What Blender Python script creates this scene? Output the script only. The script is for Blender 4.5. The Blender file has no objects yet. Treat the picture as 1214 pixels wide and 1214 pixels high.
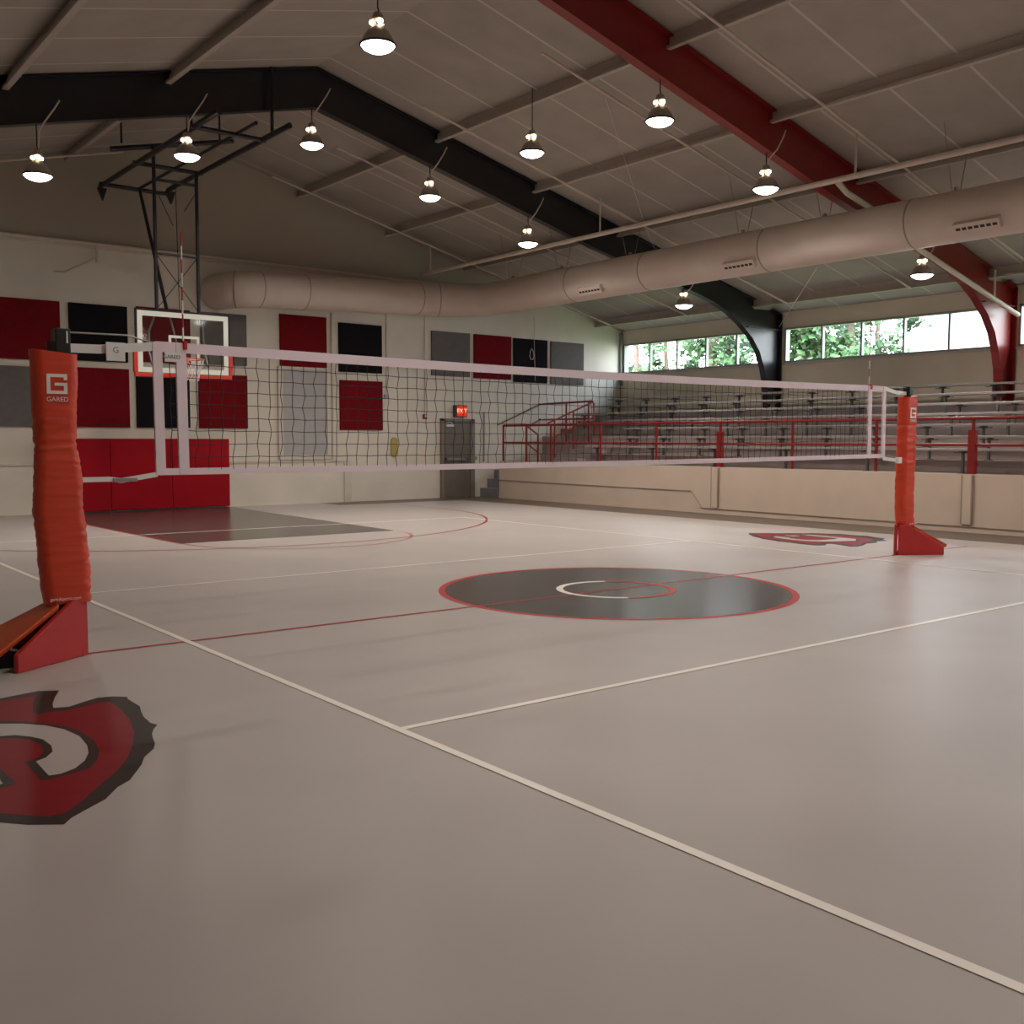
import bpy, bmesh, math, random
from mathutils import Vector, Matrix, noise
random.seed(7)
S = bpy.context.scene
COL = S.collection
PI = math.pi

# ------------------------------------------------------------------ materials
def mat(name, col, rough=.6, metal=0., var=.06, scale=6., spec=.5, bump=0., bscale=40., emit=None, estr=0., coat=0.):
    m = bpy.data.materials.new(name); m.use_nodes = True
    nt = m.node_tree; b = nt.nodes['Principled BSDF']
    b.inputs['Roughness'].default_value = rough
    b.inputs['Metallic'].default_value = metal
    b.inputs['Specular IOR Level'].default_value = spec
    b.inputs['Coat Weight'].default_value = coat
    tc = nt.nodes.new('ShaderNodeTexCoord')
    if var > 0:
        n = nt.nodes.new('ShaderNodeTexNoise'); n.inputs['Scale'].default_value = scale
        n.inputs['Detail'].default_value = 4
        r = nt.nodes.new('ShaderNodeValToRGB')
        r.color_ramp.elements[0].position = .3; r.color_ramp.elements[1].position = .7
        r.color_ramp.elements[0].color = [c*(1-var) for c in col] + [1]
        r.color_ramp.elements[1].color = [min(1, c*(1+var)) for c in col] + [1]
        nt.links.new(tc.outputs['Object'], n.inputs['Vector'])
        nt.links.new(n.outputs['Fac'], r.inputs['Fac'])
        nt.links.new(r.outputs['Color'], b.inputs['Base Color'])
    else:
        b.inputs['Base Color'].default_value = list(col) + [1]
    if bump > 0:
        n2 = nt.nodes.new('ShaderNodeTexNoise'); n2.inputs['Scale'].default_value = bscale
        n2.inputs['Detail'].default_value = 3
        bp = nt.nodes.new('ShaderNodeBump'); bp.inputs['Strength'].default_value = bump; bp.inputs['Distance'].default_value = .01
        nt.links.new(tc.outputs['Object'], n2.inputs['Vector'])
        nt.links.new(n2.outputs['Fac'], bp.inputs['Height'])
        nt.links.new(bp.outputs['Normal'], b.inputs['Normal'])
    if emit:
        b.inputs['Emission Color'].default_value = list(emit) + [1]
        b.inputs['Emission Strength'].default_value = estr
    return m

def wall_mat(name, col, upper=None, zsplit=5.6, vrib=0.):
    """painted wall; above zsplit the metal liner panels keep their own tan paint"""
    m = mat(name, col, .55, var=.05, scale=1.3, bump=.15, bscale=60)
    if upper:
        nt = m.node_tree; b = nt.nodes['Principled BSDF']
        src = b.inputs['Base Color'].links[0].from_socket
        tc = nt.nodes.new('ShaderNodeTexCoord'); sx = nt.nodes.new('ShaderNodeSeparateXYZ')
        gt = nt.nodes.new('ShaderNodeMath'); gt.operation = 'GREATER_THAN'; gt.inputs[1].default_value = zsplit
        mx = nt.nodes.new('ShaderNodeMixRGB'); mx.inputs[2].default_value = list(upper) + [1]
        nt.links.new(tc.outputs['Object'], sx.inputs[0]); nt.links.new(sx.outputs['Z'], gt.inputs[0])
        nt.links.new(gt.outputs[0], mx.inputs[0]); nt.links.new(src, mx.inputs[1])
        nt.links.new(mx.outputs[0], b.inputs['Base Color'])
    return m

def glass_mat(name, tint=(1, 1, 1), gloss=.08, rough=.02):
    m = bpy.data.materials.new(name); m.use_nodes = True; nt = m.node_tree
    for n in list(nt.nodes): nt.nodes.remove(n)
    o = nt.nodes.new('ShaderNodeOutputMaterial'); mx = nt.nodes.new('ShaderNodeMixShader')
    t = nt.nodes.new('ShaderNodeBsdfTransparent'); g = nt.nodes.new('ShaderNodeBsdfGlossy')
    t.inputs[0].default_value = list(tint) + [1]; g.inputs['Roughness'].default_value = rough
    mx.inputs[0].default_value = gloss
    nt.links.new(t.outputs[0], mx.inputs[1]); nt.links.new(g.outputs[0], mx.inputs[2]); nt.links.new(mx.outputs[0], o.inputs[0])
    return m

def emit_mat(name, col, s):
    m = bpy.data.materials.new(name); m.use_nodes = True; nt = m.node_tree
    for n in list(nt.nodes): nt.nodes.remove(n)
    o = nt.nodes.new('ShaderNodeOutputMaterial'); e = nt.nodes.new('ShaderNodeEmission')
    e.inputs[0].default_value = list(col) + [1]; e.inputs[1].default_value = s
    nt.links.new(e.outputs[0], o.inputs[0]); return m

M = {}
M['floor'] = mat('floor_gray', (.465, .425, .405), .36, var=.05, scale=.9, bump=.02, bscale=30, spec=.22)
M['border'] = mat('floor_brown', (.15, .122, .10), .4, var=.08, scale=2, spec=.22)
M['dark_paint'] = mat('floor_charcoal', (.085, .075, .07), .22, var=.1, scale=2, spec=.3)
M['white_line'] = mat('floor_white_line', (.93, .88, .82), .3, var=.02, spec=.25)
M['red_line'] = mat('floor_red_line', (.34, .022, .03), .35, var=.03, spec=.2)
M['ring_red'] = mat('floor_ring_red', (.50, .03, .035), .35, var=.03, spec=.2)
M['faint_red'] = mat('floor_faded_red_line', (.36, .14, .12), .3, var=.03)
M['logo_red'] = mat('floor_emblem_red', (.22, .006, .013), .4, var=.06, spec=.1)
M['logo_black'] = mat('floor_emblem_black', (.035, .026, .023), .4, var=.08, spec=.1)
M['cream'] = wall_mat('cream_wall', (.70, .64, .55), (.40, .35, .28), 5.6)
M['cream2'] = wall_mat('cream_side_wall', (.74, .66, .53))
M['tanwall'] = wall_mat('tan_half_wall', (.68, .56, .46))
M['trim'] = mat('cream_trim', (.62, .56, .49), .5, var=.04)
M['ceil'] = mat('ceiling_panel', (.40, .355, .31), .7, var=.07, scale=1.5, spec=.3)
M['purlin'] = mat('purlin_paint', (.46, .40, .345), .6, var=.05)
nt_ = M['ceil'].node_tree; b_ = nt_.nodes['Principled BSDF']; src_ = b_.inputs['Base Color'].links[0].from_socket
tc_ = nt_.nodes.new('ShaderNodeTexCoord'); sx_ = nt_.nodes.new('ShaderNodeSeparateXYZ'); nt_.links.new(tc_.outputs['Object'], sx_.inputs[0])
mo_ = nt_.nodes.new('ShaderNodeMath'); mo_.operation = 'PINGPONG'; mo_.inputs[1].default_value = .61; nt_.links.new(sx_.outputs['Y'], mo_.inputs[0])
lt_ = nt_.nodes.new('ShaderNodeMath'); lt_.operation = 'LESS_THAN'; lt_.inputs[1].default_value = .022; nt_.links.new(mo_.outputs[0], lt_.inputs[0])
mx_ = nt_.nodes.new('ShaderNodeMixRGB'); mx_.inputs[2].default_value = (.58, .54, .48, 1); nt_.links.new(lt_.outputs[0], mx_.inputs[0])  # window-light glints on the panel joints, painted in as lighter stripes
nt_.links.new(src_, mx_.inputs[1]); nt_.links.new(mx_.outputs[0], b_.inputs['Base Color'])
M['pipe'] = mat('pipe_paint', (.62, .52, .45), .45, var=.05)
M['duct'] = mat('duct_paint', (.66, .55, .48), .4, var=.05, scale=2, spec=.5)
M['duct_seam'] = mat('duct_seam', (.34, .27, .23), .5, var=.05)
M['black_steel'] = mat('black_steel', (.016, .016, .02), .32, var=.1, spec=.5)
M['red_steel'] = mat('red_steel', (.24, .014, .013), .33, var=.08, spec=.5)
M['rail_red'] = mat('rail_red', (.25, .012, .012), .38, var=.06)
M['panel_red'] = mat('panel_red', (.17, .005, .010), .85, var=.1, spec=.12, scale=9, bump=.2, bscale=150)
M['panel_black'] = mat('panel_black', (.010, .008, .011), .85, var=.1, spec=.12, scale=9, bump=.2, bscale=150)
M['panel_gray'] = mat('panel_gray', (.15, .14, .135), .85, var=.06, spec=.15, scale=9, bump=.2, bscale=150)
M['panel_light'] = mat('panel_light_gray', (.42, .41, .40), .7, var=.04)
M['pad_red'] = mat('wall_pad_red', (.36, .002, .010), .5, spec=.15, var=.06, scale=3, bump=.05, bscale=20)
M['post_pad'] = mat('post_pad_vinyl', (.62, .052, .018), .38, var=.06, scale=4, bump=.12, bscale=9)
M['base_pad'] = mat('base_pad_vinyl', (.50, .025, .025), .36, var=.06, scale=4, bump=.1, bscale=8)
M['cover_pad'] = mat('cover_pad_vinyl', (.58, .075, .012), .4, var=.08, scale=4, bump=.12, bscale=8)
M['tape'] = mat('net_tape', (.80, .68, .74), .6, var=.03)
M['string'] = mat('net_string', (.02, .018, .018), .8, var=0)
M['white'] = mat('white_plastic', (.78, .76, .74), .4, var=.02)
M['black'] = mat('black_plastic', (.012, .012, .013), .4, var=.02)
M['graym'] = mat('gray_steel', (.33, .33, .33), .4, metal=.6, var=.05)
M['conduit'] = mat('conduit_paint', (.40, .33, .27), .5, var=.03)
M['alu'] = mat('bench_plank', (.42, .39, .38), .32, metal=.25, var=.06, scale=3)
M['bracket'] = mat('bench_bracket', (.13, .12, .12), .5, var=.05)
M['deck'] = mat('bleacher_concrete', (.34, .29, .275), .6, var=.1, scale=2)
M['step'] = mat('stair_gray', (.22, .22, .24), .6, var=.08)
M['door'] = mat('door_brown', (.15, .125, .10), .45, var=.06)
M['doorframe'] = mat('door_frame_brown', (.21, .17, .14), .45, var=.05)
M['winframe'] = mat('window_frame', (.34, .34, .32), .5, var=.04)
M['glass'] = glass_mat('window_glass', (1, 1, 1), .05)
M['bbglass'] = glass_mat('backboard_glass', (.93, .95, .95), .06, .05)
M['bbwhite'] = mat('backboard_border', (.74, .78, .72), .4, var=.02)
M['rim'] = mat('rim_orange', (.72, .11, .02), .4, var=.05)
M['bbpad'] = mat('backboard_pad', (.55, .035, .02), .5, var=.05)
M['hoopnet'] = mat('hoop_net', (.75, .73, .70), .8, var=0)
M['reflector'] = mat('lamp_reflector', (.42, .36, .31), .4, metal=.2, var=.05)
M['lens'] = emit_mat('lamp_lens', (1, .95, .86), 9)
M['glow'] = emit_mat('lamp_glow', (1, .80, .52), 7)
M['exit_red'] = emit_mat('exit_face', (1, .05, .02), .55)
M['exit_letter'] = emit_mat('exit_letters', (1, .35, .25), 2.2)
M['yellow'] = mat('yellow_plastic', (.42, .33, .09), .5, var=.05)
M['alarm'] = mat('alarm_red', (.22, .02, .02), .5, var=.05)
M['ant_red'] = mat('antenna_red', (.50, .03, .03), .4, var=0)
M['ant_white'] = mat('antenna_white', (.80, .76, .74), .4, var=0)
M['logo_white'] = mat('print_white', (.82, .74, .72), .5, var=0)
M['ink'] = mat('print_gray', (.25, .24, .27), .5, var=0)
M['bark'] = mat('bark', (.16, .115, .09), .9, var=.25, scale=5, bump=.5, bscale=8)
M['leaf'] = mat('leaf', (.05, .11, .03), .7, var=.35, scale=1.2)
M['grass'] = mat('lawn', (.13, .2, .06), .9, var=.25, scale=.4)
M['shed'] = mat('white_siding', (.88, .88, .86), .6, var=.02)

# ------------------------------------------------------------------ mesh builder
class MB:
    def __init__(s): s.v = []; s.f = []; s.mi = []; s.sm = []
    def add(s, vs, fs, mi=0, smooth=False):
        o = len(s.v); s.v += [tuple(p) for p in vs]
        s.f += [tuple(i+o for i in f) for f in fs]; s.mi += [mi]*len(fs); s.sm += [smooth]*len(fs)
    def box(s, x0, x1, y0, y1, z0, z1, mi=0):
        vs = [(x, y, z) for x in (x0, x1) for y in (y0, y1) for z in (z0, z1)]
        s.add(vs, [(0, 1, 3, 2), (4, 6, 7, 5), (0, 4, 5, 1), (2, 3, 7, 6), (0, 2, 6, 4), (1, 5, 7, 3)], mi)
    def bar(s, a, b, w, h=None, up=(0, 0, 1), mi=0):
        h = h or w; a, b = Vector(a), Vector(b); d = (b-a).normalized(); up = Vector(up)
        if abs(d.dot(up)) > .98: up = Vector((1, 0, 0))
        r = d.cross(up).normalized(); u = r.cross(d).normalized()
        vs = [p + r*sx*w/2 + u*sy*h/2 for p in (a, b) for sx, sy in ((-1, -1), (1, -1), (1, 1), (-1, 1))]
        s.add(vs, [(3, 2, 1, 0), (4, 5, 6, 7), (0, 1, 5, 4), (1, 2, 6, 5), (2, 3, 7, 6), (3, 0, 4, 7)], mi)
    def tube(s, pts, r, n=10, mi=0, cap=True, closed=False):
        pts = [Vector(p) for p in pts]; N = len(pts); rings = []
        rr = r if isinstance(r, (list, tuple)) else [r]*N
        prev = None
        for i, p in enumerate(pts):
            if closed: d = (pts[(i+1) % N]-pts[i-1]).normalized()
            elif i == 0: d = (pts[1]-p).normalized()
            elif i == N-1: d = (p-pts[-2]).normalized()
            else: d = ((pts[i+1]-p).normalized()+(p-pts[i-1]).normalized()).normalized()
            if prev is None:
                u = Vector((0, 0, 1)) if abs(d.z) < .9 else Vector((1, 0, 0))
            else: u = prev
            u = (u-d*u.dot(d)).normalized(); prev = u; w = d.cross(u)
            rings.append([p+(u*math.cos(2*PI*k/n)+w*math.sin(2*PI*k/n))*rr[i] for k in range(n)])
        vs = [q for rg in rings for q in rg]; fs = []
        for i in range(N if closed else N-1):
            j = (i+1) % N
            for k in range(n): fs.append((i*n+k, i*n+(k+1) % n, j*n+(k+1) % n, j*n+k))
        s.add(vs, fs, mi, n > 4)
        if cap and not closed:
            s.add(rings[0], [tuple(range(n))[::-1]], mi); s.add(rings[-1], [tuple(range(n))], mi)
    def lathe(s, prof, c=(0, 0, 0), n=24, mi=0, cap0=False, cap1=False):
        vs = []; fs = []
        for r, z in prof:
            vs += [(c[0]+r*math.cos(2*PI*k/n), c[1]+r*math.sin(2*PI*k/n), c[2]+z) for k in range(n)]
        for i in range(len(prof)-1):
            for k in range(n): fs.append((i*n+k, i*n+(k+1) % n, (i+1)*n+(k+1) % n, (i+1)*n+k))
        s.add(vs, fs, mi, True)
        if cap0: s.add(vs[:n], [tuple(range(n))[::-1]], mi)
        if cap1: s.add(vs[-n:], [tuple(range(n))], mi)
    def prism(s, poly, axis, a, b, mi=0):
        """polygon given in the two other axes, extruded along axis from a to b"""
        def P(p, t):
            return {'x': (t, p[0], p[1]), 'y': (p[0], t, p[1]), 'z': (p[0], p[1], t)}[axis]
        n = len(poly)
        vs = [P(p, a) for p in poly]+[P(p, b) for p in poly]
        fs = [tuple(range(n)), tuple(range(2*n-1, n-1, -1))]+[(i, i+n, (i+1) % n+n, (i+1) % n) for i in range(n)]
        s.add(vs, fs, mi)
    def poly(s, pts, z=0., mi=0): s.add([(p[0], p[1], z) for p in pts], [tuple(range(len(pts)))], mi)
    def build(s, name, mats, parent=None, bevel=0., origin=None, kind=None, smooth=None):
        me = bpy.data.meshes.new(name)
        vs = s.v
        if origin: vs = [(x-origin[0], y-origin[1], z-origin[2]) for x, y, z in vs]
        me.from_pydata(vs, [], s.f)
        for m in (mats if isinstance(mats, (list, tuple)) else [mats]): me.materials.append(m)
        me.polygons.foreach_set('material_index', s.mi)
        me.polygons.foreach_set('use_smooth', s.sm if smooth is None else [smooth]*len(s.sm))
        bm = bmesh.new(); bm.from_mesh(me)
        bmesh.ops.recalc_face_normals(bm, faces=bm.faces)
        bm.to_mesh(me); bm.free(); me.update()
        o = bpy.data.objects.new(name, me); COL.objects.link(o)
        if origin: o.location = origin
        if parent: o.parent = parent
        if bevel:
            b = o.modifiers.new('edge', 'BEVEL'); b.width = bevel; b.segments = 2; b.limit_method = 'ANGLE'
        if kind: o['kind'] = kind
        return o

def tag(o, label, cat, group=None, kind=None):
    o['label'] = label; o['category'] = cat
    if group: o['group'] = group
    if kind: o['kind'] = kind
    return o
def thing(name, loc, label, cat, group=None, rz=0.):
    o = bpy.data.objects.new(name, None); COL.objects.link(o); o.location = loc; o.rotation_euler = (0, 0, rz)
    o.empty_display_size = .1
    return tag(o, label, cat, group)
def part(mb, name, m, par, bevel=0., label=None, smooth=None):
    """mesh written in world coordinates, parented to a thing or part that sits at a translation only"""
    ox = Vector((0, 0, 0)); p = par
    while p is not None: ox += Vector(p.location); p = p.parent
    mb.v = [(x-ox.x, y-ox.y, z-ox.z) for x, y, z in mb.v]
    o = mb.build(name, m, par, bevel, smooth=smooth)
    if label: o['label'] = label
    return o
def box(*a):
    b = MB(); b.box(*a); return b
def tube(*a, **k):
    b = MB(); b.tube(*a, **k); return b
def single(mb, name, m, label, cat, group=None, bevel=0., kind=None):
    xs = [p[0] for p in mb.v]; ys = [p[1] for p in mb.v]; zs = [p[2] for p in mb.v]
    c = ((min(xs)+max(xs))/2, (min(ys)+max(ys))/2, min(zs))
    return tag(mb.build(name, m, None, bevel, origin=c), label, cat, group, kind)
def text_mesh(txt, size, name, m, parent, matrix, thick=.002):
    cu = bpy.data.curves.new('t', 'FONT'); cu.body = txt; cu.size = size; cu.extrude = thick
    cu.align_x = 'CENTER'; cu.align_y = 'CENTER'
    t = bpy.data.objects.new('t', cu); COL.objects.link(t)
    dg = bpy.context.evaluated_depsgraph_get()
    me = bpy.data.meshes.new_from_object(t.evaluated_get(dg))
    bpy.data.objects.remove(t); bpy.data.curves.remove(cu)
    me.name = name; me.materials.clear(); me.materials.append(m)
    o = bpy.data.objects.new(name, me); COL.objects.link(o); o.parent = parent; o.matrix_local = matrix
    return o
RX90 = Matrix.Rotation(PI/2, 4, 'X')        # text standing up, facing -y

# ------------------------------------------------------------------ room dimensions
XL, XR, YB, YF = -7.3, 19.1, 14.9, -14.9     # left wall, right wall, back wall, front wall
XRIDGE = 5.9
def zroof(x): return 9.50-.245*XRIDGE-.245*abs(x-XRIDGE)
def rmir(x): return 2*XRIDGE-x

# ------------------------------------------------------------------ floor with its paint
b = MB(); b.box(XL-.3, XR+.3, YF-.3, YB+.3, -.2, 0)
floor = b.build('floor', M['floor'], kind='structure')
def on_floor(mb, name, m, label=None):
    o = mb.build(name, m, floor, kind='structure')
    if label: o['label'] = label
    return o
Z1, Z2, Z3, Z4, Z5 = .0008, .0016, .0024, .0032, .004
def disc(cx, cy, r, n=96): return [(cx+r*math.cos(2*PI*k/n), cy+r*math.sin(2*PI*k/n)) for k in range(n)]
def arc(mb, cx, cy, r, w, a0, a1, z, n=64):
    pts = [(a0+(a1-a0)*k/n) for k in range(n+1)]
    vs = [(cx+rr*math.cos(a), cy+rr*math.sin(a), z) for a in pts for rr in (r-w/2, r+w/2)]
    mb.add(vs, [(2*k, 2*k+1, 2*k+3, 2*k+2) for k in range(n)])
def line(mb, a, c, w, z):
    a, c = Vector((*a, 0)), Vector((*c, 0)); d = (c-a).normalized(); n = Vector((-d.y, d.x, 0))*w/2
    mb.poly([a+n, c+n, c-n, a-n], z)
bb = MB()
bb.poly([(12.46, YF), (XR, YF), (XR, YB), (12.46, YB)], Z1)
bb.poly([(8.9, 13.85), (12.46, 13.85), (12.46, YB), (8.9, YB)], Z1)
on_floor(bb, 'floor_border', M['border'], 'dark brown strip of floor along the walls')
k = MB(); k.poly([(2.67, 7.25), (6.33, 7.25), (6.6, 14.8), (2.5, 14.8)], Z1)
on_floor(k, 'basketball_key', M['dark_paint'], 'dark gray painted key under the hoop')
k = MB(); line(k, (2.65, 7.25), (2.48, 14.8), .05, Z2)
on_floor(k, 'key_line', M['red_line'], 'thin red line along the key edge')
k = MB(); arc(k, 4.5, 7.25, 1.83, .05, PI, 2*PI, Z2)
on_floor(k, 'free_throw_arc', M['faint_red'], 'faint red free throw arc')
k = MB(); arc(k, 4.5, 11.62, 5.65, .05, PI, 2*PI, Z2)
for sx in (-1, 1): line(k, (4.5+sx*5.65, 11.62), (4.5+sx*5.65, 13.2), .05, Z2)
on_floor(k, 'three_point_arc', M['red_line'], 'red three point arc')
k = MB(); k.poly(disc(4.5, 0, 1.79), Z1)
on_floor(k, 'center_circle', M['dark_paint'], 'dark gray center circle')
k = MB(); arc(k, 4.5, 0, 1.79, .07, 0, 2*PI, Z2, 128)
on_floor(k, 'circle_border', M['ring_red'], 'red ring round the center circle')
k = MB(); arc(k, 4.5, 0, .58, .07, PI*.32, PI*1.32, Z4)  # floor glare on the red ring, painted in as a white half
on_floor(k, 'inner_circle_half', M['white_line'], 'half of the small inner circle painted white with glare')
k = MB(); arc(k, 4.5, 0, .58, .07, -PI*.68, PI*.32, Z4)
on_floor(k, 'inner_circle_half', M['ring_red'], 'red half of the small inner circle')
k = MB(); line(k, (-4.0, 0), (11.6, 0), .05, Z3)
on_floor(k, 'half_court_line', M['red_line'], 'thin red half court line under the net')
for nm, a, c in (('sideline', (0, -9), (0, 9)), ('sideline', (9, -9), (9, 9)), ('attack_line', (.025, -3), (8.975, -3)),
                 ('attack_line', (.025, 3), (8.975, 3)), ('end_line', (0, 9), (9, 9)), ('end_line', (0, -9), (9, -9))):
    k = MB(); line(k, a, c, .05, Z4 if nm == 'sideline' else Z3+.0004)
    on_floor(k, nm, M['white_line'], 'white volleyball '+nm.replace('_', ' '))
k = MB(); line(k, (9, -3), (14, -3), .05, Z2)
# emblem outlines measured on the floor; the far emblem is the same one turned about the court centre
black = [(-1.51, -1.001), (-1.395, -0.974), (-1.287, -0.949), (-1.182, -1.011), (-1.244, -1.161), (-1.298, -1.321), (-1.319, -1.421), (-1.244, -1.45), (-1.152, -1.391), (-1.05, -1.335), (-0.969, -1.361), (-0.907, -1.423), (-0.92, -1.481), (-0.92, -1.688), (-0.947, -1.786), (-0.978, -1.924), (-0.99, -2.07), (-0.974, -2.132), (-1.017, -2.198), (-1.053, -2.278), (-1.078, -2.362), (-1.101, -2.462), (-1.138, -2.547), (-1.22, -2.655), (-1.27, -2.763), (-1.384, -2.95), (-1.456, -3.01), (-1.53, -3.112), (-1.546, -3.135), (-1.65, -3.215), (-1.719, -3.27), (-1.764, -3.329), (-1.879, -3.243), (-1.959, -3.149),
         (-2.15, -2.98), (-2.32, -2.9), (-2.48, -2.74), (-2.62, -2.68), (-2.74, -2.45), (-2.86, -2.3), (-2.84, -2.05), (-2.92, -1.85), (-2.8, -1.62), (-2.74, -1.4), (-2.56, -1.34), (-2.44, -1.18), (-2.2, -1.22), (-2.02, -1.1), (-1.78, -1.12)]
red = [(-1.522, -1.059), (-1.329, -1.072), (-1.384, -1.233), (-1.435, -1.448), (-1.426, -1.528), (-1.357, -1.508), (-1.274, -1.532), (-1.182, -1.498), (-1.087, -1.463), (-1.022, -1.478), (-1.026, -1.683), (-1.058, -1.941), (-1.117, -2.192), (-1.193, -2.407), (-1.298, -2.639), (-1.395, -2.793), (-1.525, -2.956), (-1.628, -3.094), (-1.724, -3.201), (-1.784, -3.208), (-1.868, -3.121), (-1.936, -3.039),
       (-2.12, -2.86), (-2.36, -2.7), (-2.55, -2.45), (-2.66, -2.15), (-2.66, -1.8), (-2.52, -1.5), (-2.3, -1.34), (-2.02, -1.24), (-1.78, -1.2)]
ring = [(-2.05, -1.42), (-1.623, -1.54), (-1.526, -1.623), (-1.43, -1.766), (-1.362, -1.893), (-1.332, -2.061), (-1.329, -2.235), (-1.358, -2.408), (-1.407, -2.554), (-1.473, -2.662), (-1.557, -2.695), (-1.662, -2.72), (-1.7, -2.717), (-1.692, -2.391), (-1.625, -2.354), (-1.583, -2.28), (-1.559, -2.155), (-1.579, -2.013), (-1.633, -1.931), (-1.696, -1.889), (-1.95, -1.86), (-2.12, -1.9), (-2.16, -2.65), (-2.36, -2.5), (-2.32, -1.6)]
gray = [(-2.03, -1.47), (-1.635, -1.599), (-1.538, -1.674), (-1.45, -1.787), (-1.393, -1.923), (-1.366, -2.104), (-1.382, -2.293), (-1.414, -2.427), (-1.463, -2.54), (-1.532, -2.63), (-1.604, -2.672), (-1.655, -2.667), (-1.649, -2.41), (-1.596, -2.376), (-1.544, -2.294), (-1.523, -2.183), (-1.529, -2.046), (-1.566, -1.956), (-1.621, -1.878), (-1.688, -1.853), (-1.95, -1.82), (-2.16, -1.86), (-2.2, -2.58), (-2.32, -2.47), (-2.28, -1.63)]
legb = [(-1.806, -2.417), (-1.798, -2.692), (-1.868, -2.714), (-2.05, -2.6), (-2.0, -2.4)]
legg = [(-1.835, -2.47), (-1.846, -2.66), (-1.875, -2.67), (-2.0, -2.57), (-1.97, -2.44)]
for tr, which in ((lambda p: p, 'large red and black emblem with gray letter R painted by the near post'),
                  (lambda p: (9-p[0], -p[1]), 'red and black emblem with gray letter R painted before the far post')):
    e = MB()
    for i, pl in enumerate((black, red, ring, gray, legb, legg)):
        q = [tr(p) for p in pl]
        me = bmesh.new(); vs = [me.verts.new((x, y, 0)) for x, y in q]
        f = me.faces.new(vs); tri = bmesh.ops.triangulate(me, faces=[f])['faces']
        me.verts.index_update()
        e.add([(v_.co.x, v_.co.y, Z1+.0006*i) for v_ in me.verts], [[v_.index for v_ in t.verts] for t in tri], (0, 1, 0, 2, 0, 2)[i])
        me.free()
    on_floor(e, 'floor_emblem', [M['logo_black'], M['logo_red'], M['floor']], which)

# ------------------------------------------------------------------ walls and roof
def gable(y0, y1, holes=()):
    b = MB()
    b.prism([(XL-.2, 0), (XR+.2, 0), (XR+.2, zroof(XR+.2)+.1), (XRIDGE, zroof(XRIDGE)+.1), (XL-.2, zroof(XL-.2)+.1)], 'y', y0, y1)
    return b
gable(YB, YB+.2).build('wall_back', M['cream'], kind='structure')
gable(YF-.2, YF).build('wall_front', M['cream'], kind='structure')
box(XL-.2, XL, YF, YB, 0, zroof(XL)+.1).build('wall_left', M['cream2'], kind='structure')
# right wall: pieces round the window openings
WB, WT = 3.53, 4.42
bays = [(9.42, 14.78), (3.40, 8.92), (-2.60, 2.95), (-8.60, -3.05), (-14.78, -9.05)]  # the last two bays are out of view, added for their daylight
b = MB(); b.box(XR, XR+.2, YF, YB, 0, WB); b.box(XR, XR+.2, YF, YB, WT, zroof(XR)+.1)
edges = sorted([YF]+[e for w in bays for e in w]+[YB])
for i in range(0, len(edges), 2): b.box(XR, XR+.2, edges[i], edges[i+1], WB, WT)
b.build('wall_right', M['cream2'], kind='structure')
b = MB()
for s in (1, -1):
    xe = XR+.2 if s > 0 else XL-.2
    b.prism([(XRIDGE, zroof(XRIDGE)), (xe, zroof(xe)), (xe, zroof(xe)+.15), (XRIDGE, zroof(XRIDGE)+.15)], 'y', YF-.2, YB+.2)
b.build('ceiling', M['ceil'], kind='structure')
# windows
for i, (y0, y1) in enumerate(bays):
    w = bpy.data.objects.new('window_%d' % (i+1), None); COL.objects.link(w); w.location = (XR+.02, (y0+y1)/2, WB); w['kind'] = 'structure'
    w['label'] = ['high clerestory window strip in the back corner, before the black column', 'high clerestory window strip between the black and red columns',
                  'high clerestory window strip beyond the red column', 'unseen clerestory window strip added for light, fourth from the back wall', 'unseen clerestory window strip added for light, fifth from the back wall'][i]
    f = MB(); t = .05
    f.box(XR-.02, XR+.12, y0, y1, WB, WB+t); f.box(XR-.02, XR+.12, y0, y1, WT-t, WT)
    f.box(XR-.02, XR+.12, y0, y0+t, WB, WT); f.box(XR-.02, XR+.12, y1-t, y1, WB, WT)
    part(f, 'window_frame', M['winframe'], w)
    n = 5; st = (y1-y0)/n
    for j in range(1, n):
        part(box(XR, XR+.09, y0+st*j-.025, y0+st*j+.025, WB+t, WT-t), 'mullion', M['winframe'], w)
    for j in range(n):
        part(box(XR+.05, XR+.056, y0+st*j+.03, y0+st*(j+1)-.03, WB+t, WT-t), 'window_pane', M['glass'], w)
    part(box(XR-.06, XR+.0, y0-.03, y1+.03, WB-.05, WB), 'window_sill', M['trim'], w)
# wainscot / ledge on back wall
b = MB(); b.box(XL, 9.72, YB-.11, YB, 0, 1.0)
b.build('trim_1', M['cream'], kind='structure')
box(XL, 9.74, YB-.14, YB, 1.0, 1.04).build('trim_2', M['trim'], kind='structure')
box(9.55, 9.74, YB-.14, YB-.11, 0, 1.0).build('trim_3', M['trim'], kind='structure')
box(XL, XR, YB-.05, YB, 5.5, 5.6).build('trim_4', M['trim'], kind='structure')
box(XR-.09, XR, YB-.09, YB, 3.2, 4.75).build('trim_5', M['winframe'], kind='structure')
box(12.46, 12.56, YB-.03, YB, 0, .02)
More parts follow.
